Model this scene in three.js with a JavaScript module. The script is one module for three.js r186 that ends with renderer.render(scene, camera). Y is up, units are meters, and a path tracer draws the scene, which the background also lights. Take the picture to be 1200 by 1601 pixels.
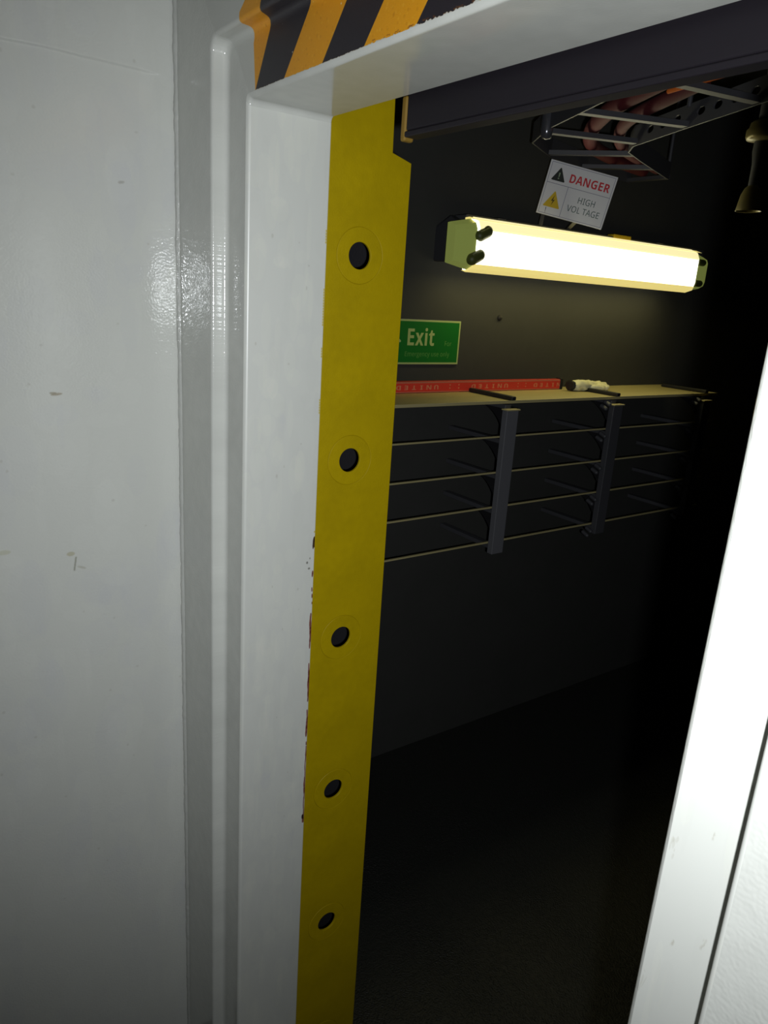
import * as THREE from 'three';
import { mergeGeometries } from 'three/addons/utils/BufferGeometryUtils.js';
import { RoundedBoxGeometry } from 'three/addons/geometries/RoundedBoxGeometry.js';
import { ImprovedNoise } from 'three/addons/math/ImprovedNoise.js';
import { RectAreaLightUniformsLib } from 'three/addons/lights/RectAreaLightUniformsLib.js';

// ------------------------------------------------------------------ camera, light, exposure
// World: -X runs along the doorway wall to the left, -Z goes through the doorway, floor at y = 0.
const H = 1.6;                                                    // eye height
const renderer = new THREE.WebGLRenderer({ antialias: true });
renderer.toneMapping = THREE.LinearToneMapping;
renderer.toneMappingExposure = 1.0;
renderer.shadowMap.enabled = true;
const scene = new THREE.Scene();
scene.background = new THREE.Color(0x000000);

const camera = new THREE.PerspectiveCamera(69.43, 1200 / 1601, 0.02, 30);
const cRight = new THREE.Vector3(0.5730, 0.0640, -0.8170).normalize();
const cFwd = new THREE.Vector3(-0.7750, -0.2826, -0.5650).normalize();
const cUp = new THREE.Vector3().crossVectors(cRight, cFwd).normalize();
cRight.crossVectors(cFwd, cUp).normalize();
camera.position.set(0, H, 0);
camera.quaternion.setFromRotationMatrix(new THREE.Matrix4().makeBasis(cRight, cUp, cFwd.clone().negate()));
camera.updateMatrixWorld();

// the camera's flash, 5 cm beside the lens: the only light on this side of the doorway
const flash = new THREE.SpotLight(0xf6fbff, 3.45, 0, THREE.MathUtils.degToRad(57), 1, 2);
flash.position.copy(camera.position).addScaledVector(cRight, 0.05).addScaledVector(cUp, -0.03);
flash.target.position.copy(flash.position).addScaledVector(cFwd, 2).addScaledVector(cUp, 0.19).addScaledVector(cRight, 0.02);
flash.castShadow = true; flash.shadow.mapSize.set(2048, 2048); flash.shadow.camera.near = 0.05; flash.shadow.radius = 0.5;
scene.add(flash, flash.target);
RectAreaLightUniformsLib.init();

// ------------------------------------------------------------------ helpers
const V3 = (x, y, z) => new THREE.Vector3(x, y, z);
let seed = 7;
const rnd = () => { seed = (seed * 1664525 + 1013904223) >>> 0; return seed / 4294967296; };
const perlin = new ImprovedNoise();
const nz = (x, y, z = 0) => perlin.noise(x, y, z);
const used = {};
function numbered(n) { used[n] = (used[n] ?? -1) + 1; return used[n] ? `${n}_${String(used[n]).padStart(3, '0')}` : n; }
function mesh(name, geo, mat, parent = scene) {
  const m = new THREE.Mesh(geo, mat); m.name = parent === scene ? numbered(name) : name;
  m.castShadow = m.receiveShadow = true; parent.add(m); return m;
}
function group(name) { const g = new THREE.Group(); g.name = numbered(name); scene.add(g); return g; }
function tag(o, label, category, kind, grp) {
  o.userData.label = label; o.userData.category = category;
  if (kind) o.userData.kind = kind; if (grp) o.userData.group = grp; return o;
}
function box(x0, x1, y0, y1, z0, z1) {
  const g = new THREE.BoxGeometry(Math.abs(x1 - x0), Math.abs(y1 - y0), Math.abs(z1 - z0));
  g.translate((x0 + x1) / 2, (y0 + y1) / 2, (z0 + z1) / 2); return planarUV(g);
}
function rbox(x0, x1, y0, y1, z0, z1, r = 0.002) {
  const g = new RoundedBoxGeometry(Math.abs(x1 - x0), Math.abs(y1 - y0), Math.abs(z1 - z0), 2, r);
  g.translate((x0 + x1) / 2, (y0 + y1) / 2, (z0 + z1) / 2); return g;
}
function planarUV(g) {                                            // uv in metres from the dominant normal
  const p = g.attributes.position, n = g.attributes.normal, uv = new Float32Array(p.count * 2);
  for (let i = 0; i < p.count; i++) {
    const ax = Math.abs(n.getX(i)), ay = Math.abs(n.getY(i)), az = Math.abs(n.getZ(i));
    if (ax >= ay && ax >= az) { uv[2 * i] = p.getZ(i); uv[2 * i + 1] = p.getY(i); }
    else if (ay >= az) { uv[2 * i] = p.getX(i); uv[2 * i + 1] = p.getZ(i); }
    else { uv[2 * i] = p.getX(i); uv[2 * i + 1] = p.getY(i); }
  }
  g.setAttribute('uv', new THREE.BufferAttribute(uv, 2)); return g;
}
function tube(pts, r, seg = 32, rad = 10, smooth = true) {
  const c = smooth ? new THREE.CatmullRomCurve3(pts) : new THREE.LineCurve3(pts[0], pts[1]);
  return new THREE.TubeGeometry(c, seg, r, rad, false);
}
function bar(a, b, w, h) {                                        // box beam from a to b
  const d = b.clone().sub(a), g = new THREE.BoxGeometry(w, h, d.length());
  const m = new THREE.Matrix4().lookAt(b, a, V3(0, 1, 0)); g.applyMatrix4(m);
  const c = a.clone().add(b).multiplyScalar(0.5); g.translate(c.x, c.y, c.z); return g;
}
function lathe(prof, seg = 32) { return new THREE.LatheGeometry(prof.map(([r, y]) => new THREE.Vector2(r, y)), seg); }
function canvas(w, h, draw) {
  const c = document.createElement('canvas'); c.width = w; c.height = h;
  draw(c.getContext('2d'), w, h);
  const t = new THREE.CanvasTexture(c); t.colorSpace = THREE.SRGBColorSpace; t.anisotropy = 8; return t;
}
function noiseTex(n, f, colour) {                                 // tiling grey noise
  const d = new Uint8Array(n * n * 4);
  for (let j = 0; j < n; j++) for (let i = 0; i < n; i++) {
    const v = f(i / n, j / n), k = 4 * (j * n + i);
    const q = Math.max(0, Math.min(255, Math.round(v * 255)));
    d[k] = d[k + 1] = d[k + 2] = q; d[k + 3] = 255;
  }
  const t = new THREE.DataTexture(d, n, n); t.wrapS = t.wrapT = THREE.RepeatWrapping;
  t.magFilter = THREE.LinearFilter; t.minFilter = THREE.LinearMipmapLinearFilter; t.generateMipmaps = true;
  if (colour) t.colorSpace = THREE.SRGBColorSpace; t.needsUpdate = true; return t;
}
function tiled(u, v, f, z = 0) {                                  // perlin noise that repeats over 0..1
  const a = nz(u * f, v * f, z), b = nz((u - 1) * f, v * f, z), c = nz(u * f, (v - 1) * f, z), d = nz((u - 1) * f, (v - 1) * f, z);
  return (a * (1 - u) + b * u) * (1 - v) + (c * (1 - u) + d * u) * v;
}
function rep(t, metres) { const c = t.clone(); c.repeat.set(1 / metres, 1 / metres); c.needsUpdate = true; return c; }

// ------------------------------------------------------------------ materials
const peel = noiseTex(512, (u, v) => 0.5 + 0.5 * tiled(u, v, 48, 1) + 0.35 * tiled(u, v, 17, 2) + 0.3 * tiled(u, v, 6, 9));
const mottle = noiseTex(512, (u, v) => 0.955 + 0.05 * tiled(u, v, 5, 3) + 0.03 * tiled(u, v, 23, 4), true);
const grit = noiseTex(512, (u, v) => 0.5 + 0.6 * tiled(u, v, 90, 5) + 0.3 * tiled(u, v, 30, 6));
const WHITE = 'rgb(206,207,200)';
const gloss = { roughness: 0.12, metalness: 0, ior: 1.6, bumpScale: 0.0003 };
const white = new THREE.MeshPhysicalMaterial({ color: WHITE, map: rep(mottle, 0.5), bumpMap: rep(peel, 0.16), ...gloss });
const yellow = new THREE.MeshPhysicalMaterial({ color: 'rgb(172,148,1)', map: rep(mottle, 0.3), bumpMap: rep(peel, 0.16), roughness: 0.5, specularIntensity: 0.45, bumpScale: 0.0002 });
const darkSteel = new THREE.MeshStandardMaterial({ color: 'rgb(50,49,52)', roughness: 0.6, metalness: 0.1, bumpMap: rep(grit, 0.3), bumpScale: 0.0004 });
const railMat = new THREE.MeshPhysicalMaterial({ color: 'rgb(25,21,27)', roughness: 0.6, specularIntensity: 0.6, map: rep(mottle, 0.4) });
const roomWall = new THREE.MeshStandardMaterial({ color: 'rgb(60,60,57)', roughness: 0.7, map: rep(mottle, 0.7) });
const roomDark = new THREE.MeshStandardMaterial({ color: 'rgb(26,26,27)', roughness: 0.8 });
const deck = new THREE.MeshStandardMaterial({ color: 'rgb(34,35,31)', roughness: 0.55, bumpMap: rep(grit, 0.35), bumpScale: 0.003 });
const galv = new THREE.MeshStandardMaterial({ color: 'rgb(186,174,124)', roughness: 0.55, map: rep(mottle, 0.3) });
const galvDark = new THREE.MeshStandardMaterial({ color: 'rgb(76,76,80)', roughness: 0.55, metalness: 0.2 });
const black = new THREE.MeshStandardMaterial({ color: 'rgb(26,25,27)', roughness: 0.6 });

// ------------------------------------------------------------------ the doorway: one swept steel frame
const XL = -1.0143, XR = -0.2519, YT = H + 0.2375;                // clear opening
const ZB = -0.47, ZA = -0.4454, ZR = -0.60;                        // frame face, wall face, back of reveal
const SX = 1.2;                                                   // head is a little deeper than the sides
const PROF = {
  reveal: [[0.2, -0.6008], [0.0015, -0.6008], [0.0004, -0.6004], [0, -0.5995], [0, -0.476], [0.0006, -0.4732], [0.0023, -0.4712], [0.005, ZB]],
  band: [[0.005, ZB], [0.056, ZB], [0.0600, -0.4694], [0.0630, -0.4675], [0.0645, -0.4645], [0.065, -0.4605], [0.065, -0.4505], [0.0657, -0.4478], [0.0672, -0.4461], [0.070, ZA]],
  face: [[0.070, ZA], [0.2, ZA]],
};
const NA = 10;
function ringPath([s, z]) {                                       // points of one profile line around the opening
  const r = 0.008 + 0.010 * Math.min(1, s / 0.065), x0 = XL - s, x1 = XR + s, yt = YT + s * SX, p = [];
  p.push(V3(x0, 0, z));
  for (let i = 0; i <= NA; i++) { const a = Math.PI - (i / NA) * Math.PI / 2; p.push(V3(x0 + r + r * Math.cos(a), yt - r + r * Math.sin(a), z)); }
  for (let i = 0; i <= NA; i++) { const a = Math.PI / 2 - (i / NA) * Math.PI / 2; p.push(V3(x1 - r + r * Math.cos(a), yt - r + r * Math.sin(a), z)); }
  p.push(V3(x1, 0, z));
  return p;
}
function ringGeo(prof, from, to, uvOf) {
  const lines = prof.map(ringPath), pos = [], uv = [], idx = [];
  const n = to - from + 1; let len = 0;
  lines.forEach((l, k) => {
    if (k) len += Math.hypot((prof[k][0] - prof[k - 1][0]) * SX, prof[k][1] - prof[k - 1][1]);
    for (let i = from; i <= to; i++) { const p = l[i]; pos.push(p.x, p.y, p.z); uv.push(...uvOf(p, len, i)); }
  });
  for (let k = 0; k + 1 < lines.length; k++) for (let i = 0; i + 1 < n; i++) {
    const a = k * n + i, b = a + 1, c = a + n, d = c + 1; idx.push(a, b, c, b, d, c);
  }
  const g = new THREE.BufferGeometry();
  g.setAttribute('position', new THREE.Float32BufferAttribute(pos, 3));
  g.setAttribute('uv', new THREE.Float32BufferAttribute(uv, 2)); g.setIndex(idx);
  g.computeVertexNormals();
  const p = g.attributes.position, nn = g.attributes.normal;        // keep the flat faces flat
  if (prof !== PROF.reveal) for (let i = 0; i < p.count; i++) if (p.getZ(i) === Math.fround(ZA) || p.getZ(i) === Math.fround(ZB)) nn.setXYZ(i, 0, 0, 1);
  return g;
}
const I0 = 0, ITL = 1 + NA, ITR = 2 + NA, I1 = 2 * NA + 3;          // path stations: foot, end of left corner, start of right corner, foot
const frame = tag(group('trim_1'), 'white painted steel door frame with black and orange striped head', 'door frame', 'structure');
// jamb with chipped paint along its back edge
const jambW = 0.14, jambTex = canvas(160, 2048, (c, w, h) => {
  c.fillStyle = WHITE; c.fillRect(0, 0, w, h);
  for (let i = 0; i < 500; i++) { c.fillStyle = rnd() < 0.5 ? 'rgba(190,196,190,0.10)' : 'rgba(226,226,216,0.08)'; c.beginPath(); c.ellipse(rnd() * w, rnd() * h, 3 + rnd() * 14, 6 + rnd() * 40, 0, 0, 7); c.fill(); }
  const px = z => (-z - 0.465) / jambW * w, py = y => (1 - y / 1.85) * h;
  const chip = (y, z, rw, rh, col) => { c.fillStyle = col; c.beginPath(); c.ellipse(px(z), py(y + H), rw, rh, 0, 0, 7); c.fill(); };
  chip(-0.406, -0.5995, 3.4, 11, 'rgb(52,38,28)'); chip(-0.412, -0.5975, 1.6, 7, 'rgb(70,56,44)');
  chip(-0.441, -0.587, 2, 2.5, 'rgb(120,120,112)'); chip(-0.452, -0.591, 2.4, 2, 'rgb(130,128,120)'); chip(-0.434, -0.592, 1.2, 2, 'rgb(140,138,130)');
  for (let y = -0.46; y > -0.965; y -= 0.003) {                    // rust showing where paint has flaked off
    const k = nz(y * 21, 3.3) + 0.35 * nz(y * 90, 8.1);
    if (k > -0.16 || y < -0.80) chip(y, -0.5985 + 0.002 * nz(y * 30, 1.2), 0.9 + 2.6 * Math.max(0, k + 0.22), 3, rnd() < 0.4 ? 'rgb(98,52,44)' : 'rgb(122,74,66)');
  }
  chip(-0.953, -0.597, 2.2, 6, 'rgb(40,26,26)');
  for (let y = 0.1; y > -0.4; y -= 0.004) if (nz(y * 40, 6.6) > 0.18) chip(y, -0.599, 1.1, 2, 'rgb(190,170,70)');
  for (let i = 0; i < 16; i++) chip(-1.2 * rnd() + 0.1, -0.48 - 0.1 * rnd(), 1 + rnd(), 1 + rnd() * 3, 'rgba(165,162,152,0.35)');
});
const jambMat = new THREE.MeshPhysicalMaterial({ map: jambTex, ...gloss, bumpMap: null, roughness: 0.35 });
const jambUV = p => [(-p.z - 0.465) / jambW, p.y / 1.85];
mesh('jamb', ringGeo(PROF.reveal, I0, 1, jambUV), jambMat, frame);
const soffitMat = new THREE.MeshPhysicalMaterial({ color: WHITE, map: rep(mottle, 0.5), roughness: 0.14, bumpMap: rep(peel, 0.16), bumpScale: 0.00006 });
mesh('head_soffit', ringGeo(PROF.reveal, 1, ITR + NA, p => [p.x, p.z]), soffitMat, frame);
mesh('jamb', ringGeo(PROF.reveal, ITR + NA, I1, jambUV), white, frame);
mesh('frame_strip', ringGeo(PROF.band, I0, ITL, p => [p.x, p.y]), white, frame);
// strip beside the right-hand jamb, with a few grey scuffs
const scuffTex = canvas(256, 2048, (c, w, h) => {
  c.fillStyle = WHITE; c.fillRect(0, 0, w, h);
  const px = x => (x + 0.262) / 0.09 * w, py = y => (1 - (y + H) / 1.95) * h;
  for (const [x, y, s] of [[-0.247, -0.059, 3], [-0.246, -0.13, 5], [-0.239, -0.073, 3], [-0.197, -0.307, 4], [-0.243, -0.39, 6], [-0.246, -0.52, 9], [-0.205, -0.45, 3], [-0.228, -0.47, 3], [-0.215, -0.36, 2]])
    for (let i = 0; i < 7; i++) { c.fillStyle = 'rgba(160,156,142,0.20)'; c.beginPath(); c.ellipse(px(x) + (rnd() - 0.5) * s * 2.5, py(y) + (rnd() - 0.5) * s * 3, s * 0.5 * rnd() + 0.6, s * rnd() + 0.6, rnd(), 0, 7); c.fill(); }
  for (let i = 0; i < 160; i++) { c.fillStyle = rnd() < 0.5 ? 'rgba(196,200,192,0.14)' : 'rgba(222,222,212,0.12)'; c.beginPath(); c.ellipse(rnd() * w, rnd() * h, 4 + rnd() * 20, 6 + rnd() * 40, 0, 0, 7); c.fill(); }
});
const scuff = new THREE.MeshPhysicalMaterial({ map: scuffTex, bumpMap: null, ...gloss, roughness: 0.5 });
mesh('frame_strip', ringGeo(PROF.band, ITR, I1, p => [(p.x + 0.262) / 0.09, p.y / 1.95]), scuff, frame);
// striped head: paint runs over the strip, the step and the lip of the wall plate
const HW = 0.91, HH = 0.125, bandLen = PROF.band.reduce((s, q, k, a) => k ? s + Math.hypot((q[0] - a[k - 1][0]) * SX, q[1] - a[k - 1][1]) : 0, 0);
const hazTex = canvas(2048, 288, (c, w, h) => {
  const X = x => (x + 1.09) / HW * w, Y = v => h - v / HH * h;
  c.fillStyle = 'rgb(197,198,191)'; c.fillRect(0, 0, w, h);
  const stepV = 0.0615, lim = 0.113;
  c.save(); c.beginPath();                                         // painted area with a ragged lower edge
  c.moveTo(X(-0.9915), Y(0.0)); c.lineTo(X(-0.998), Y(0.055)); c.lineTo(X(-0.996), Y(stepV)); c.lineTo(X(-0.988), Y(0.101)); c.lineTo(X(-0.968), Y(lim)); c.lineTo(X(-0.15), Y(lim));
  for (let x = -0.15; x > -0.99; x -= 0.0012) {
    const worn = x > -0.72 && x < -0.52 ? 1 : 0.35;
    c.lineTo(X(x), Y(Math.max(-0.001, 0.0006 + worn * (0.0022 * nz(x * 160, 2.2) + 0.0016 * nz(x * 420, 7.7)))));
  }
  c.closePath(); c.clip();
  c.fillStyle = 'rgb(222,152,18)'; c.fillRect(0, 0, w, h);
  for (let i = 0; i < 2600; i++) { c.fillStyle = rnd() < 0.5 ? 'rgba(236,178,60,0.35)' : 'rgba(188,120,6,0.30)'; c.beginPath(); c.arc(rnd() * w, rnd() * h, 0.8 + rnd() * 3.2, 0, 7); c.fill(); }
  const edges = [-0.991, -0.912, -0.820, -0.735, -0.646, -0.558, -0.470, -0.382, -0.294, -0.206];
  c.fillStyle = 'rgb(38,34,40)';
  for (let i = 0; i < edges.length - 1; i += 2) {
    const a = edges[i], b = edges[i + 1], ka = i ? 0.93 : 0.64, kb = 0.95;
    c.beginPath(); c.moveTo(X(a - 0.01 * ka), Y(-0.01)); c.lineTo(X(a + stepV * ka), Y(stepV)); c.lineTo(X(a + HH * ka), Y(HH));
    c.lineTo(X(b + HH * kb), Y(HH)); c.lineTo(X(b + stepV * kb), Y(stepV)); c.lineTo(X(b - 0.01 * kb), Y(-0.01)); c.closePath(); c.fill();
  }
  for (let i = 0; i < 40; i++) { c.fillStyle = 'rgba(120,70,30,0.55)'; const x = -0.72 + 0.2 * rnd(); c.beginPath(); c.ellipse(X(x), Y(0.002 * rnd() + 0.001), 2 + 4 * rnd(), 1.2, 0, 0, 7); c.fill(); }
  c.restore();
  for (let i = 0; i < 14; i++) { c.fillStyle = 'rgba(225,222,205,0.8)'; c.beginPath(); c.arc(X(-0.95 + 0.6 * rnd()), Y(0.09 * rnd()), 0.8 + rnd() * 1.8, 0, 7); c.fill(); }
});
const hazard = new THREE.MeshPhysicalMaterial({ map: hazTex, roughness: 0.5, bumpMap: rep(grit, 0.2), bumpScale: 0.00015 });
mesh('striped_head', ringGeo(PROF.band, ITL, ITR, (p, l) => [(p.x + 1.09) / HW, l / HH]), hazard, frame).userData.label = 'black and orange diagonal hazard stripes';
// wall plate around the frame
mesh('wall_plate', ringGeo(PROF.face, I0, ITL, p => [p.x, p.y]), white, frame);
mesh('wall_plate', ringGeo(PROF.face, ITR, I1, p => [p.x, p.y]), white, frame);
mesh('wall_plate', ringGeo(PROF.face, ITL, ITR, (p, l) => [(p.x + 1.09) / HW, (l + bandLen) / HH]), hazard, frame);
hazTex.wrapS = hazTex.wrapT = THREE.ClampToEdgeWrapping;
mesh('door_sill', rbox(XL - 0.02, XR + 0.02, 0, 0.06, -0.60, -0.475, 0.004), white, frame);
const topOut = YT + 0.2 * SX;
const wallFront = mesh('wall_front', mergeGeometries([box(-1.4, 2.4, topOut, H + 0.95, ZA, -0.604), box(XR + 0.2, 2.4, 0, topOut, ZA, -0.604), box(-1.95, XL - 0.2, 0, topOut, -0.5, -0.604)]), white);
tag(wallFront, 'white painted steel bulkhead that holds the doorway', 'wall', 'structure');

// ------------------------------------------------------------------ wall on the left, slightly bowed towards its welded corner
const leftTex = canvas(640, 2048, (c, w, h) => {
  c.fillStyle = WHITE; c.fillRect(0, 0, w, h);
  const X = z => (-z + 0.33) / 0.8 * w, Y = y => (1 - (y + H) / 2.55) * h;
  for (let i = 0; i < 900; i++) { c.fillStyle = rnd() < 0.5 ? 'rgba(192,196,190,0.07)' : 'rgba(222,220,208,0.07)'; c.beginPath(); c.ellipse(rnd() * w, rnd() * h, 4 + rnd() * 26, 8 + rnd() * 50, 0, 0, 7); c.fill(); }
  const dab = (y, z, rw, rh, col, rot = 0) => { c.fillStyle = col; c.beginPath(); c.ellipse(X(z), Y(y), rw, rh, rot, 0, 7); c.fill(); };
  dab(-0.18, -0.251, 7, 1.6, 'rgba(140,128,104,0.55)', -0.1); dab(-0.178, -0.246, 4, 1.2, 'rgba(130,118,96,0.5)');
  dab(0.135, -0.36, 4, 1.6, 'rgba(150,146,136,0.45)', -0.2);
  c.strokeStyle = 'rgba(128,128,112,0.75)'; c.lineWidth = 1.6; c.beginPath(); c.moveTo(X(-0.266), Y(-0.448)); c.lineTo(X(-0.262), Y(-0.472)); c.stroke();
  dab(-0.442, -0.258, 5, 3, 'rgba(168,160,126,0.5)'); dab(-0.468, -0.274, 6, 1.6, 'rgba(160,158,140,0.4)', 0.4); dab(-0.425, -0.16, 8, 3, 'rgba(176,170,132,0.3)');
  for (let i = 0; i < 40; i++) dab(0.6 - 2 * rnd(), -0.1 - 0.34 * rnd(), 1 + rnd() * 1.2, 1 + rnd() * 1.2, 'rgba(165,160,150,0.25)');
});
const leftMat = new THREE.MeshPhysicalMaterial({ map: leftTex, ...gloss, bumpMap: rep(peel, 0.16) });
{
  const zs = [1.4, 0.6, 0.2, 0, -0.1, -0.16, -0.2], ys = [0, 0.4, 0.8, 1.2, 1.6];
  for (let i = 1; i <= 48; i++) zs.push(-0.2 - 0.2475 * i / 48);
  for (let i = 0; i <= 70; i++) ys.push(1.86 + 0.06 * i / 70);
  ys.push(2.0, 2.3, H + 0.95);
  const pos = [], uv = [], uv1 = [], idx = [];
  for (const y of ys) for (const z of zs) {
    const t = Math.max(0, (-z - 0.33) / 0.115), bow = 0.0012 * t * t;                       // bow into the weld
    const seamY = H + 0.291 + 0.004 * nz(z * 9, 1.7), fade = 1 - THREE.MathUtils.smoothstep(-z, 0.39, 0.43);
    const d = y - seamY, lap = fade * (0.0034 / (1 + Math.exp(-d / 0.0006)) * (y > seamY + 0.05 ? Math.max(0, 1 - (y - seamY - 0.05) * 3) : 1));
    pos.push(-1.2172 + bow + lap, y, z); uv.push((-z + 0.33) / 0.8, y / 2.55);
  }
  const n = zs.length;
  for (let j = 0; j + 1 < ys.length; j++) for (let i = 0; i + 1 < n; i++) { const a = j * n + i; idx.push(a, a + 1, a + n, a + 1, a + n + 1, a + n); }
  const g = new THREE.BufferGeometry();
  g.setAttribute('position', new THREE.Float32BufferAttribute(pos, 3)); g.setAttribute('uv', new THREE.Float32BufferAttribute(uv, 2));
  g.setIndex(idx); g.computeVertexNormals();
  leftMat.bumpMap.repeat.set(0.8 / 0.16, 2.55 / 0.16);
  const wl = tag(group('wall_left'), 'grey white steel side wall with a lapped seam near the top', 'wall', 'structure');
  mesh('plate', g, leftMat, wl);
  mesh('plate_back', box(-1.30, -1.226, 0, H + 0.95, -0.44, 1.4), white, wl);
  // weld bead down the corner
  const pts = []; for (let i = 0; i <= 120; i++) { const y = 0.01 + i / 120 * (H + 0.9); pts.push(V3(-1.2125 + 0.002 * nz(y * 4, 5) , y, -0.4475 + 0.0012 * nz(y * 22, 9))); }
  const wg = new THREE.TubeGeometry(new THREE.CatmullRomCurve3(pts), 700, 0.0065, 8, false);
  const wp = wg.attributes.position, wn = wg.attributes.normal;
  for (let i = 0; i < wp.count; i++) { const k = 0.0011 * nz(wp.getY(i) * 120, wn.getX(i) * 1.5, 2) + 0.0010 * nz(wp.getY(i) * 36, wn.getZ(i), 5); wp.setXYZ(i, wp.getX(i) + wn.getX(i) * k, wp.getY(i), wp.getZ(i) + wn.getZ(i) * k); }
  wg.computeVertexNormals();
  mesh('weld_bead', wg, white, wl);
}
// the rest of the passage around the photographer
tag(mesh('floor', box(-1.95, 2.4, -0.05, 0, 1.4, -0.6), deck), 'dark rough deck on the passage side of the doorway', 'floor', 'structure');
tag(mesh('ceiling', box(-1.4, 2.4, H + 0.95, H + 1.0, 1.4, -0.604), white), 'white painted deckhead over the passage', 'ceiling', 'structure');
tag(mesh('wall_back', box(-1.4, 2.4, -0.05, H + 1.0, 1.4, 1.45), white), 'white painted bulkhead closing the passage behind', 'wall', 'structure');
tag(mesh('wall_right', box(2.4, 2.45, -0.05, H + 1.0, -0.604, 1.45), white), 'white painted end of the passage', 'wall', 'structure');

// ------------------------------------------------------------------ sliding door: yellow edge plate with bolt holes
const door = tag(group('door_1'), 'yellow steel sliding door edge with a column of round bolt holes', 'sliding door', 'structure');
{
  const T = 0.004, sh = new THREE.Shape();
  const holes = [0.054, -0.271, -0.598, -0.920, -1.239, -1.555].map((y, i) => [0.0612 + 0.0008 * i, y + H]);
  sh.moveTo(0.001, 0.003); sh.lineTo(0.1475, 0.003); sh.lineTo(0.1475, H + 0.197); sh.lineTo(0.1110, H + 0.207); sh.lineTo(0.1075, H + 0.40); sh.lineTo(0.001, H + 0.40); sh.closePath();
  for (const [s, y] of holes) { const p = new THREE.Path(); p.absarc(s, y, 0.0431, 0, Math.PI * 2, true); sh.holes.push(p); }
  const pg = new THREE.ExtrudeGeometry(sh, { depth: T - 0.002, bevelEnabled: true, bevelSize: 0.001, bevelThickness: 0.001, bevelSegments: 2, curveSegments: 28 });
  pg.translate(0, 0, -T + 0.001);
  const place = g => { g.rotateY(Math.PI / 2); g.translate(XL - 0.003, 0, -0.6015); return g; };
  mesh('edge_plate', place(pg), yellow, door);
  holes.forEach(([s, y], i) => {
    const cs = new THREE.Shape(); cs.absarc(0, 0, 0.0413, 0, Math.PI * 2, false);
    const ch = new THREE.Path(); ch.absarc(0, 0, 0.0211, 0, Math.PI * 2, true); cs.holes.push(ch);
    const cg = new THREE.ExtrudeGeometry(cs, { depth: 0.003, bevelEnabled: true, bevelSize: 0.0009, bevelThickness: 0.0009, bevelSegments: 3, curveSegments: 32 });
    cg.rotateZ(i * 0.35); cg.translate(s, y, -0.0036);
    mesh('hole_collar', place(cg), yellow, door);
  });
  // hollow leaf behind the plate, slid away to the left: bare dark steel inside
  mesh('leaf_skin', rbox(-1.80, XL - 0.008, 0.003, H + 0.36, -0.608, -0.603, 0.001), darkSteel, door);
  mesh('leaf_skin', rbox(-1.80, XL - 0.008, 0.003, H + 0.195, -0.749, -0.744, 0.001), darkSteel, door);
  mesh('leaf_end', rbox(-1.81, -1.801, 0.003, H + 0.36, -0.749, -0.603, 0.001), darkSteel, door);
}
// dark head rail that carries the door
const stopMat = new THREE.MeshStandardMaterial({ color: 'rgb(120,92,22)', roughness: 0.7 });
const rail = tag(group('trim_2'), 'dark purple grey door rail behind the door head', 'rail', 'structure');
mesh('rail_channel', rbox(-0.848, 0.9, H + 0.2010, H + 0.42, -0.632, -0.612, 0.003), railMat, rail);
mesh('rail_lip', rbox(-0.848, 0.9, H + 0.1935, H + 0.2005, -0.632, -0.610, 0.002), railMat, rail);
mesh('end_stop', rbox(-0.860, -0.850, H + 0.190, H + 0.243, -0.628, -0.612, 0.003), stopMat, rail).userData.label = 'worn yellow end stop';

// ------------------------------------------------------------------ dark room beyond
const WX = -1.85, CY = H + 0.80;
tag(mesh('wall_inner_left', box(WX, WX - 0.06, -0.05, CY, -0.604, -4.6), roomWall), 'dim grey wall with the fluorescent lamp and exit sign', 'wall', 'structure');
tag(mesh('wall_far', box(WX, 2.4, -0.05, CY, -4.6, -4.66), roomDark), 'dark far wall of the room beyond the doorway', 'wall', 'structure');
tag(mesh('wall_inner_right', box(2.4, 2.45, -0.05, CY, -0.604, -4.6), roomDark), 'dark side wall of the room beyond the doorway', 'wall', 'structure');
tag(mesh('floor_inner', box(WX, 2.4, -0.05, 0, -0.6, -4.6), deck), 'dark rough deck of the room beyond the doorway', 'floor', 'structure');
tag(mesh('ceiling_inner', box(WX - 0.06, 2.45, CY, CY + 0.06, -0.5, -4.66), roomDark), 'dark deckhead of the room beyond the doorway', 'ceiling', 'structure');

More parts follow.
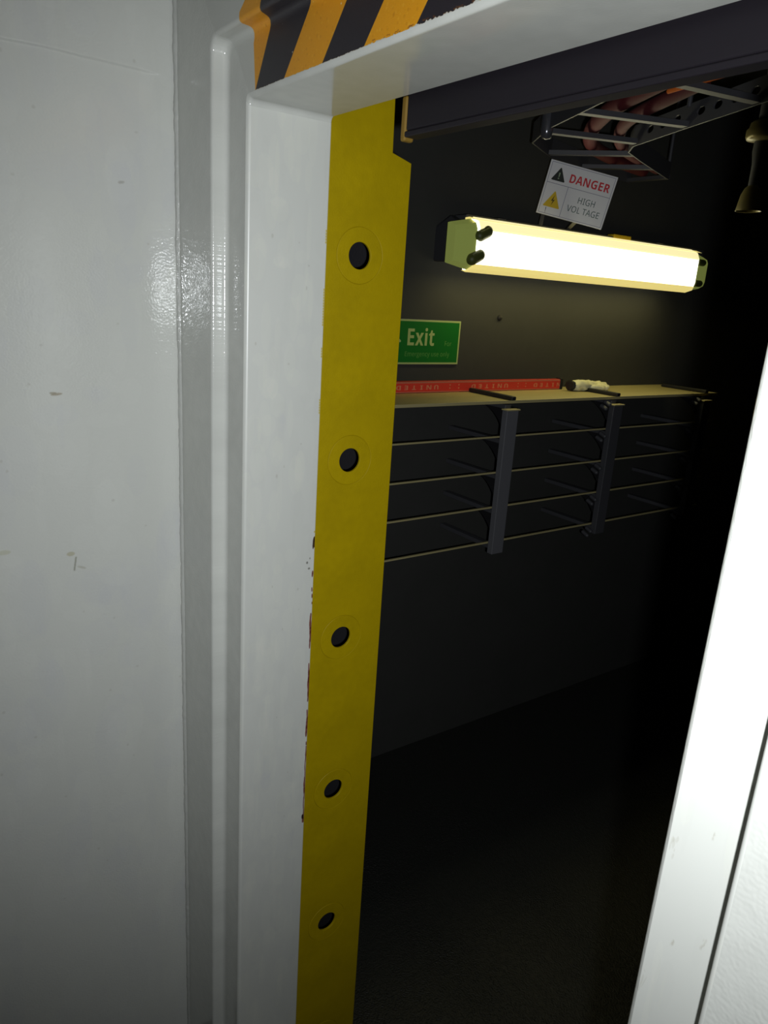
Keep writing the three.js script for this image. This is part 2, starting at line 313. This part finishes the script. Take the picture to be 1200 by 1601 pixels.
// ------------------------------------------------------------------ fluorescent lamp
const lamp = tag(group('fluorescent_lamp'), 'long lit fluorescent lamp fitting on the dark wall', 'lamp');
{
  const extr = (pts, z0, z1, bevel = 0.004) => {
    const s = new THREE.Shape(); pts.forEach(([x, y], i) => i ? s.lineTo(x, y) : s.moveTo(x, y)); s.closePath();
    const g = new THREE.ExtrudeGeometry(s, { depth: Math.abs(z1 - z0) - 2 * bevel, bevelEnabled: bevel > 0, bevelSize: bevel, bevelThickness: bevel, bevelSegments: 2 });
    g.translate(0, 0, Math.min(z0, z1) + bevel); return g;
  };
  const y = v => H + v;
  mesh('housing', extr([[-1.849, y(0.125)], [-1.849, y(0.215)], [-1.80, y(0.232)], [-1.755, y(0.232)], [-1.755, y(0.095)], [-1.80, y(0.11)]], -1.500, -2.70), galvDark, lamp);
  const front = [[-1.753, y(0.086)], [-1.753, y(0.222)], [-1.735, y(0.224)], [-1.710, y(0.212)], [-1.702, y(0.196)], [-1.702, y(0.112)], [-1.708, y(0.094)], [-1.732, y(0.082)]];
  const glow = new THREE.MeshStandardMaterial({ color: 'rgb(240,240,225)', emissive: new THREE.Color(1, 0.98, 0.72), emissiveIntensity: 3.6, roughness: 0.4 });
  mesh('diffuser', extr(front, -1.505, -2.60, 0.003), glow, lamp).userData.label = 'glowing opal diffuser';
  const edgeGlow = new THREE.MeshStandardMaterial({ color: 'rgb(225,210,120)', emissive: new THREE.Color(0.95, 0.78, 0.26), emissiveIntensity: 0.75, roughness: 0.35 });
  mesh('cover_rim', extr([[-1.754, y(0.2265)], [-1.738, y(0.2275)], [-1.712, y(0.2205)], [-1.735, y(0.2245)], [-1.754, y(0.2225)]], -1.50, -2.63, 0.001), edgeGlow, lamp);
  mesh('cover_rim', extr([[-1.754, y(0.0815)], [-1.735, y(0.0775)], [-1.708, y(0.0865)], [-1.7025, y(0.098)], [-1.709, y(0.0925)], [-1.732, y(0.0815)]], -1.50, -2.60, 0.001), edgeGlow, lamp);
  const upGlow = new THREE.MeshStandardMaterial({ color: 'rgb(235,225,160)', emissive: new THREE.Color(1, 0.9, 0.46), emissiveIntensity: 0.95, roughness: 0.35 });
  mesh('cover_bevel', extr([[-1.6986, y(0.194)], [-1.6972, y(0.1985)], [-1.7064, y(0.2170)], [-1.7345, y(0.2292)], [-1.7345, y(0.2270)], [-1.7080, y(0.2150)], [-1.6995, y(0.1975)]], -1.512, -2.595, 0.0004), upGlow, lamp);
  const endGlow = new THREE.MeshStandardMaterial({ color: "rgb(120,134,70)", emissive: new THREE.Color(0.36, 0.42, 0.10), emissiveIntensity: 0.3, roughness: 0.3 });
  const endG = (zi, zo) => {                                        // tapered clear end of the cover
    const a = front.map(([x, yy]) => V3(x, yy, zi)), cy = y(0.15), b = front.map(([x, yy]) => V3(-1.752 + (x + 1.752) * 0.72, cy + (yy - cy) * 0.80, zo));
    const pos = [], n = a.length; const tri = (p, q, r) => pos.push(p.x, p.y, p.z, q.x, q.y, q.z, r.x, r.y, r.z);
    for (let i = 0; i < n; i++) { const j = (i + 1) % n; tri(a[i], a[j], b[i]); tri(b[i], a[j], b[j]); if (i > 1) { tri(b[0], b[i - 1], b[i]); } }
    const g = new THREE.BufferGeometry(); g.setAttribute('position', new THREE.Float32BufferAttribute(pos, 3)); g.computeVertexNormals(); return g;
  };
  mesh('cover_end', endG(-1.506, -1.435), endGlow, lamp).userData.label = 'greenish clear end of the lamp cover';
  mesh('cover_end', endG(-2.600, -2.685), endGlow, lamp).userData.label = 'dim clear end of the lamp cover';
  const endMat = new THREE.MeshStandardMaterial({ color: 'rgb(52,52,56)', roughness: 0.6 });
  const holderMat = new THREE.MeshStandardMaterial({ color: 'rgb(74,80,34)', roughness: 0.5 });
  for (const [yy, z] of [[0.184, -1.530], [0.118, -1.508]]) {
    const g = new THREE.CapsuleGeometry(0.017, 0.03, 6, 14); g.rotateX(-Math.PI / 2 + 0.45); g.translate(-1.703, y(yy), z); mesh('tube_holder', g, holderMat, lamp);
  }
  for (const yy of [0.186, 0.112]) { const g = new THREE.CapsuleGeometry(0.012, 0.03, 6, 14); g.rotateX(Math.PI / 2); g.translate(-1.708, y(yy), -2.625); mesh('tube_holder', g, holderMat, lamp); }
  for (const z of [-1.62, -2.40]) mesh('cover_clip', rbox(-1.770, -1.742, y(0.226), y(0.238), z, z - 0.03, 0.002), galvDark, lamp);
  mesh('yellow_tab', rbox(-1.775, -1.745, y(0.231), y(0.244), -2.16, -2.25, 0.002), new THREE.MeshStandardMaterial({ color: 'rgb(190,160,30)', roughness: 0.5 }), lamp);
  mesh('end_cap', extr([[-1.849, y(0.11)], [-1.849, y(0.20)], [-1.79, y(0.225)], [-1.757, y(0.210)], [-1.757, y(0.15)], [-1.765, y(0.11)]], -1.470, -1.499, 0.006), endMat, lamp);
  const ra = new THREE.RectAreaLight(new THREE.Color(1, 0.95, 0.60), 2.2, 1.08, 0.12);
  ra.position.set(-1.692, y(0.152), -2.05); ra.lookAt(0, y(0.152), -2.05); scene.add(ra);
  const rb = new THREE.RectAreaLight(new THREE.Color(1, 0.88, 0.36), 8, 1.08, 0.04);    // underside of the cover, towards tray and wall
  rb.position.set(-1.735, y(0.070), -2.05); rb.lookAt(-1.742, y(-0.40), -2.05); scene.add(rb);
}

// ------------------------------------------------------------------ signs
const signEdge = new THREE.MeshStandardMaterial({ color: 'rgb(170,170,168)', roughness: 0.5 });
{
  const W = 0.2171, h = 0.1535;
  const tex = canvas(868, 614, (c, w, hh) => {
    c.fillStyle = 'rgb(226,226,230)'; c.fillRect(0, 0, w, hh);
    c.strokeStyle = 'rgb(140,140,165)'; c.lineWidth = 5; c.strokeRect(22, 18, w - 44, hh - 36);
    c.strokeStyle = 'rgb(120,120,150)'; c.beginPath(); c.moveTo(22, 248); c.lineTo(w - 22, 248); c.moveTo(300, 248); c.lineTo(300, hh - 18); c.stroke();
    const tri = (cx, cy, s, col) => { c.fillStyle = col; c.lineJoin = 'round'; c.lineWidth = 16; c.strokeStyle = col; c.beginPath(); c.moveTo(cx, cy - s); c.lineTo(cx + s * 0.98, cy + s * 0.72); c.lineTo(cx - s * 0.98, cy + s * 0.72); c.closePath(); c.fill(); c.stroke(); };
    tri(148, 150, 78, 'rgb(26,34,26)');
    c.fillStyle = 'rgb(150,170,140)'; c.font = 'bold 100px sans-serif'; c.textAlign = 'center'; c.textBaseline = 'middle'; c.fillText('!', 148, 156);
    tri(160, 438, 98, 'rgb(214,180,20)');
    c.fillStyle = 'rgb(70,60,20)'; c.beginPath(); c.moveTo(170, 368); c.lineTo(138, 446); c.lineTo(162, 440); c.lineTo(150, 500); c.lineTo(184, 424); c.lineTo(160, 430); c.closePath(); c.fill();
    c.fillStyle = 'rgb(206,46,56)'; c.font = 'bold 132px sans-serif'; c.fillText('DANGER', 545, 150, 560);
    c.fillStyle = 'rgb(78,100,100)'; c.font = '98px sans-serif'; c.fillText('HIGH', 580, 362); c.fillText('VOL TAGE', 575, 474, 480);
  });
  const s = tag(group('danger_sign'), 'white danger high voltage sign tilted above the fluorescent lamp', 'sign');
  const q = new THREE.Quaternion().setFromAxisAngle(V3(0, 1, 0), THREE.MathUtils.degToRad(-31.2))
    .multiply(new THREE.Quaternion().setFromAxisAngle(V3(0, 0, 1), THREE.MathUtils.degToRad(-6.7)))
    .multiply(new THREE.Quaternion().setFromAxisAngle(V3(0, 1, 0), Math.PI / 2))
    .multiply(new THREE.Quaternion().setFromAxisAngle(V3(0, 0, 1), -THREE.MathUtils.degToRad(9.5)));
  s.position.set(-1.68, H + 0.328, -1.875); s.quaternion.copy(q);
  mesh('plate', new RoundedBoxGeometry(W, h, 0.003, 2, 0.001), signEdge, s);
  const f = new THREE.PlaneGeometry(W - 0.001, h - 0.001); f.translate(0, 0, 0.0019);
  mesh('print', f, new THREE.MeshStandardMaterial({ map: tex, roughness: 0.5 }), s).userData.label = 'DANGER HIGH VOL TAGE print with two warning triangles';
  const inv = q.clone().invert(), loc = p => p.clone().sub(s.position).applyQuaternion(inv);
  mesh('bracket', bar(loc(V3(-1.745, H + 0.236, -1.80)), V3(-0.085, -0.055, -0.003), 0.012, 0.004), galvDark, s);
  mesh('bracket', bar(loc(V3(-1.77, H + 0.236, -1.95)), V3(0.03, -0.06, -0.003), 0.012, 0.004), galvDark, s);
}
{
  const zr = -1.599, zl = -1.262, y0 = H - 0.2035, y1 = H - 0.0685, W = zl - zr, h = y1 - y0;
  const tex = canvas(1011, 405, (c, w, hh) => {
    const G = 'rgb(8,112,34)', L = 'rgb(176,192,120)', m = w / W;
    c.fillStyle = L; c.fillRect(0, 0, w, hh); c.fillStyle = G; c.fillRect(16, 16, w - 32, hh - 32);
    c.fillStyle = L; c.textBaseline = 'alphabetic'; c.textAlign = 'left'; c.font = 'bold 212px sans-serif';
    const xe = w - 0.214 * m; c.fillText('Exit', xe, hh * 0.575, 0.112 * m);
    c.fillStyle = 'rgb(96,150,72)'; c.font = '62px sans-serif'; c.fillText('For', w - 0.062 * m, hh * 0.575, 0.036 * m);
    c.font = '60px sans-serif'; c.fillText('Emergency use only', w - 0.217 * m, hh * 0.82, 0.19 * m);
    // door and running figure pictogram, mostly behind the door edge
    c.fillStyle = L; c.fillRect(60, 60, 190, hh - 110); c.fillStyle = G; c.fillRect(82, 82, 146, hh - 132);
    c.fillStyle = L; c.beginPath(); c.arc(262, 104, 26, 0, 7); c.fill();
    c.strokeStyle = L; c.lineWidth = 32; c.lineCap = 'round'; c.lineJoin = 'round';
    c.beginPath(); c.moveTo(250, 150); c.lineTo(214, 230); c.lineTo(270, 270); c.lineTo(262, 340); c.stroke();
    c.beginPath(); c.moveTo(214, 230); c.lineTo(176, 290); c.lineTo(110, 300); c.stroke();
    c.lineWidth = 22; c.beginPath(); c.moveTo(246, 156); c.lineTo(300, 196); c.stroke(); c.beginPath(); c.moveTo(244, 150); c.lineTo(180, 158); c.lineTo(150, 204); c.stroke();
  });
  const s = tag(group('exit_sign'), 'green exit sign on the wall above the red lettered bar', 'sign');
  s.position.set(WX, (y0 + y1) / 2, (zl + zr) / 2); s.rotation.y = Math.PI / 2;
  const b = new RoundedBoxGeometry(W, h, 0.004, 2, 0.001); b.translate(0, 0, 0.0025); mesh('plate', b, signEdge, s);
  const f = new THREE.PlaneGeometry(W - 0.001, h - 0.001); f.translate(0, 0, 0.0048);
  mesh('print', f, new THREE.MeshStandardMaterial({ map: tex, roughness: 0.5 }), s).userData.label = 'Exit For Emergency use only print on green';
}
tag(mesh('wall_stud', (() => { const g = lathe([[0, 0.008], [0.007, 0.007], [0.009, 0.003], [0.009, 0]], 16); g.rotateZ(-Math.PI / 2); g.translate(WX, H - 0.052, -1.767); return g; })(), black), 'small dark stud on the wall under the lamp', 'stud');

// ------------------------------------------------------------------ wall rack of open tiers on three posts
const rack = tag(group('wall_rack'), 'dark five tier steel wall rack on flat grey posts', 'rack');
const postMat = new THREE.MeshStandardMaterial({ color: 'rgb(98,98,102)', roughness: 0.55 });
const XF = -1.60, tiers = [-0.2845, -0.392, -0.504, -0.616, -0.7315].map(v => v + H), posts = [-1.600, -2.095, -2.62];
tiers.forEach((y, i) => {
  if (!i) {
    mesh('top_board', rbox(WX + 0.002, XF - 0.0025, y - 0.008, y, -0.80, -2.72, 0.001), galv, rack);
    mesh('board_edge', rbox(XF - 0.0025, XF + 0.001, y - 0.0085, y + 0.0005, -0.80, -2.72, 0.0008), galv, rack);
  } else {
    mesh('tier_bar', rbox(XF - 0.006, XF + 0.001, y - 0.0040, y + 0.001, -0.80, -2.72, 0.0008), galv, rack);
  }
});
const tri = new THREE.Shape(); tri.moveTo(0, 0); tri.lineTo(-0.11, 0); tri.quadraticCurveTo(-0.05, -0.012, -0.02, -0.055); tri.lineTo(0, -0.06); tri.closePath();
posts.forEach((z, k) => {
  const p = mesh('post', rbox(XF + 0.004, XF + 0.026, H - 0.765, H - 0.3105, z - 0.024, z + 0.024, 0.002), k ? galvDark : postMat, rack);
  mesh('post_cap', rbox(XF + 0.003, XF + 0.03, H - 0.3105, H - 0.3065, z - 0.027, z + 0.027, 0.001), galv, p);
  tiers.forEach((y, i) => {
    mesh('arm', rbox(WX + 0.002, XF + 0.004, y - 0.024, y - 0.0105, z - 0.012, z + 0.012, 0.002), galvDark, rack);
    const g = new THREE.ExtrudeGeometry(tri, { depth: 0.006, bevelEnabled: false }); g.translate(XF + 0.004, y - 0.024, z - 0.003); if (i < 4) mesh('gusset', g, black, rack);
    if (k) for (const dz of [0.036, 0.052]) { const c = new THREE.CapsuleGeometry(0.007, 0.02, 4, 8); c.rotateZ(1.2); c.translate(XF + 0.006, y - 0.02 - (dz - 0.036) * 0.8, z + dz); mesh('bolt', c, galvDark, rack); }
  });
  mesh('clamp_bar', rbox(XF - 0.19, XF + 0.008, tiers[0] + 0.001, tiers[0] + 0.013, z - 0.026, z - 0.008, 0.003), black, rack);
});
// red bar with upside-down lettering, lying at the back of the rack's top board
{
  const x = -1.79, y0 = tiers[0] + 0.0005, h = 0.0352, z0 = -1.12, z1 = -2.035, L = z0 - z1;
  const tex = canvas(2048, 96, (c, w, hh) => {
    const m = w / L, Z = z => (z0 - z) * m;
    c.fillStyle = 'rgb(226,62,48)'; c.fillRect(0, 0, w, hh);
    c.fillStyle = 'rgb(206,120,96)'; c.fillRect(0, 0, w, 12); c.fillRect(0, hh - 8, w, 8);
    c.fillStyle = 'rgb(226,140,104)'; c.textAlign = 'center'; c.textBaseline = 'middle'; c.font = 'bold 56px sans-serif';
    for (const z of [-1.40, -1.70, -1.985]) {
      c.save(); c.translate(Z(z), hh / 2 + 2); c.rotate(Math.PI); c.scale(1.25, 1);
      [...'UNITED'].forEach((ch, i) => c.fillText(ch, (i - 2.5) * 52, 0)); c.restore();
      for (const dz of [-0.128, -0.165]) { c.fillRect(Z(z + dz) - 5, 26, 10, 12); c.fillRect(Z(z + dz) - 5, 56, 10, 12); }
    }
  });
  const b = tag(group('lettered_bar'), 'red lettered bar lying along the back of the rack top board', 'bar');
  b.position.set(x, y0, (z0 + z1) / 2);
  mesh('body', rbox(-0.02, 0, 0, h, -L / 2, L / 2, 0.002), new THREE.MeshStandardMaterial({ color: 'rgb(190,44,36)', roughness: 0.5 }), b);
  const f = new THREE.PlaneGeometry(L - 0.002, h - 0.003); f.rotateY(Math.PI / 2); f.translate(0.0008, h / 2, 0);
  mesh('print', f, new THREE.MeshStandardMaterial({ map: tex, roughness: 0.5 }), b).userData.label = 'pale upside-down lettering on red';
  mesh('end_cap', rbox(-0.022, 0.002, 0, h + 0.004, -L / 2 - 0.014, -L / 2 - 0.0005, 0.002), black, b);
}
// pale work glove dropped beside it
{
  const g = tag(group('work_glove'), 'pale crumpled work glove lying on the rack top board', 'glove');
  const y = tiers[0] + 0.001; g.position.set(-1.745, y, -2.06);
  const cloth = new THREE.MeshStandardMaterial({ color: 'rgb(240,236,196)', roughness: 0.9 });
  const body = (pts, rs, squash, sd) => {
    const c = new THREE.CatmullRomCurve3(pts), G = new THREE.TubeGeometry(c, 28, 1, 14, false), p = G.attributes.position;
    for (let i = 0; i <= 28; i++) {
      const t = i / 28, o = c.getPointAt(t), k = t * (rs.length - 1), a = Math.min(rs.length - 2, Math.floor(k)), r = (rs[a] + (rs[a + 1] - rs[a]) * (k - a)) * Math.sqrt(Math.max(0, 1 - Math.pow(2 * t - 1, 10)));
      for (let j = 0; j <= 14; j++) { const q = i * 15 + j; const d = V3(p.getX(q), p.getY(q), p.getZ(q)).sub(o); const w = r * (1 + 0.28 * nz(t * 7 + sd, d.x * 2, d.y * 2)); p.setXYZ(q, o.x + d.x * w, Math.max(0.0006, o.y + d.y * w * squash), o.z + d.z * w); }
    }
    G.computeVertexNormals(); return G;
  };
  mesh('palm', body([V3(0, 0.018, 0.015), V3(0.004, 0.019, -0.03), V3(0.0, 0.017, -0.08), V3(-0.004, 0.016, -0.115)], [0.021, 0.023, 0.021, 0.018], 0.85, 1), cloth, g);
  for (const [x0, x1, yy, z] of [[-0.012, -0.02, 0.020, -0.155], [-0.002, 0.0, 0.017, -0.172], [0.010, 0.02, 0.011, -0.165], [0.016, 0.034, 0.008, -0.140]])
    mesh('finger', body([V3(x0, 0.016, -0.10), V3((x0 + x1) / 2, yy + 0.003, (z - 0.1) / 2 - 0.02), V3(x1, yy, z)], [0.010, 0.0095, 0.0085], 0.9, x0 * 300), cloth, g);
  mesh('thumb', body([V3(0.012, 0.012, -0.06), V3(0.03, 0.014, -0.085), V3(0.038, 0.010, -0.115)], [0.011, 0.010, 0.009], 0.9, 4.4), cloth, g);
  mesh('cuff', body([V3(0, 0.018, 0.026), V3(0, 0.018, 0.014)], [0.019, 0.020], 0.85, 2), black, g).userData.label = 'dark cuff';
}

// ------------------------------------------------------------------ cable ladder under the deckhead
const LY = H + 0.45;
{
  const lad = tag(group('cable_ladder'), 'perforated steel cable ladder bending under the dark deckhead', 'cable ladder');
  const inner = [[-0.94, -1.577], [-1.20, -1.688], [-1.43, -1.79], [-1.49, -1.85], [-1.545, -1.98], [-1.665, -2.29]], outer = [[-0.90, -1.25], [-1.20, -1.38], [-1.47, -1.50], [-1.62, -1.60], [-1.72, -1.78], [-1.79, -2.03], [-1.82, -2.29]];
  const railSeg = (a, b, holes) => {
    const L = Math.hypot(b[0] - a[0], b[1] - a[1]), s = new THREE.Shape();
    s.moveTo(0, -0.026); s.lineTo(L, -0.026); s.lineTo(L, 0.026); s.lineTo(0, 0.026); s.closePath();
    if (holes) for (let x = 0.045; x < L - 0.03; x += 0.062) { const p = new THREE.Path(); p.absellipse(x, 0.002, 0.016, 0.009, 0, Math.PI * 2, true); s.holes.push(p); }
    const g = new THREE.ExtrudeGeometry(s, { depth: 0.004, bevelEnabled: false, curveSegments: 8 });
    g.rotateY(Math.atan2(-(b[1] - a[1]), b[0] - a[0])); g.translate(a[0], LY, a[1]); return g;
  };
  for (let i = 0; i + 1 < inner.length; i++) mesh('side_rail', railSeg(inner[i], inner[i + 1], i < 2), galvDark, lad);
  for (let i = 0; i + 1 < outer.length; i++) mesh('side_rail', railSeg(outer[i], outer[i + 1], false), galvDark, lad);
  for (const [a, b] of [[[-1.515, -1.53], [-1.41, -1.775]], [[-1.705, -1.76], [-1.515, -1.91]], [[-1.775, -1.99], [-1.60, -2.12]], [[-1.82, -2.28], [-1.66, -2.285]], [[-1.31, -1.43], [-1.20, -1.69]], [[-1.03, -1.31], [-0.97, -1.59]]])
    mesh('rung', bar(V3(a[0], LY - 0.018, a[1]), V3(b[0], LY - 0.018, b[1]), 0.022, 0.012), galvDark, lad);
  for (const [x, z] of [[-1.47, -1.506], [-1.20, -1.688], [-1.665, -2.285]]) mesh('hanger_rod', tube([V3(x, LY + 0.02, z), V3(x, CY, z)], 0.006, 1, 8, false), galvDark, lad);
  const kb = lathe([[0, -0.05], [0.012, -0.047], [0.016, -0.03], [0.016, 0.02], [0.006, 0.03]], 20); kb.translate(-1.47, LY, -1.50);
  mesh('rod_end', kb, new THREE.MeshStandardMaterial({ color: 'rgb(120,120,126)', roughness: 0.2, metalness: 0.7 }), lad);
  const cab = (col, r, pts, label) => tag(mesh('cable', tube(pts.map(([x, y, z]) => V3(x, LY + y, z)), r, 48, 10), new THREE.MeshStandardMaterial({ color: col, roughness: 0.8 })), label, 'cable');
  cab('rgb(92,18,26)', 0.020, [[-1.10, 0.02, -1.46], [-1.27, 0.012, -1.53], [-1.38, 0.01, -1.60], [-1.52, 0.008, -1.72], [-1.64, 0.008, -1.88], [-1.72, 0.008, -2.10], [-1.76, 0.008, -2.28]], 'thick dark red cable bending along the cable ladder');
  cab('rgb(84,16,24)', 0.016, [[-1.04, 0.012, -1.50], [-1.22, 0.006, -1.58], [-1.34, 0.004, -1.65], [-1.47, 0.004, -1.78], [-1.58, 0.004, -1.95], [-1.69, 0.004, -2.26]], 'thinner dark red cable on the inside of the ladder bend');
  cab('rgb(224,112,30)', 0.005, [[-0.86, -0.003, -1.412], [-0.944, -0.004, -1.434], [-1.02, -0.004, -1.450], [-1.10, -0.004, -1.468]], 'orange cable sagging over the perforated ladder rail');
}
// hanging pipe with a flange and a bell mouth
{
  const p = tag(group('hanging_pipe'), 'hanging pipe with a round flange and bell mouth near the cable ladder', 'pipe');
  p.position.set(-1.222, H, -2.058);
  const m = new THREE.MeshStandardMaterial({ color: 'rgb(132,122,78)', roughness: 0.35, metalness: 0.3 });
  mesh('upper_pipe', lathe([[0.017, 0.50], [0.017, 0.80]], 20), galvDark, p);
  mesh('flange', lathe([[0.017, 0.455], [0.038, 0.458], [0.042, 0.466], [0.042, 0.482], [0.036, 0.488], [0.034, 0.500], [0.026, 0.506], [0.017, 0.508]], 28), m, p);
  mesh('lower_pipe', lathe([[0.013, 0.33], [0.013, 0.40], [0.018, 0.43], [0.017, 0.456]], 20), galvDark, p);
  const b = mesh('bell_mouth', lathe([[0.013, 0.345], [0.020, 0.338], [0.027, 0.322], [0.031, 0.298], [0.034, 0.280], [0.030, 0.282], [0.025, 0.300], [0.020, 0.32]], 28), m, p);
}
renderer.render(scene, camera);
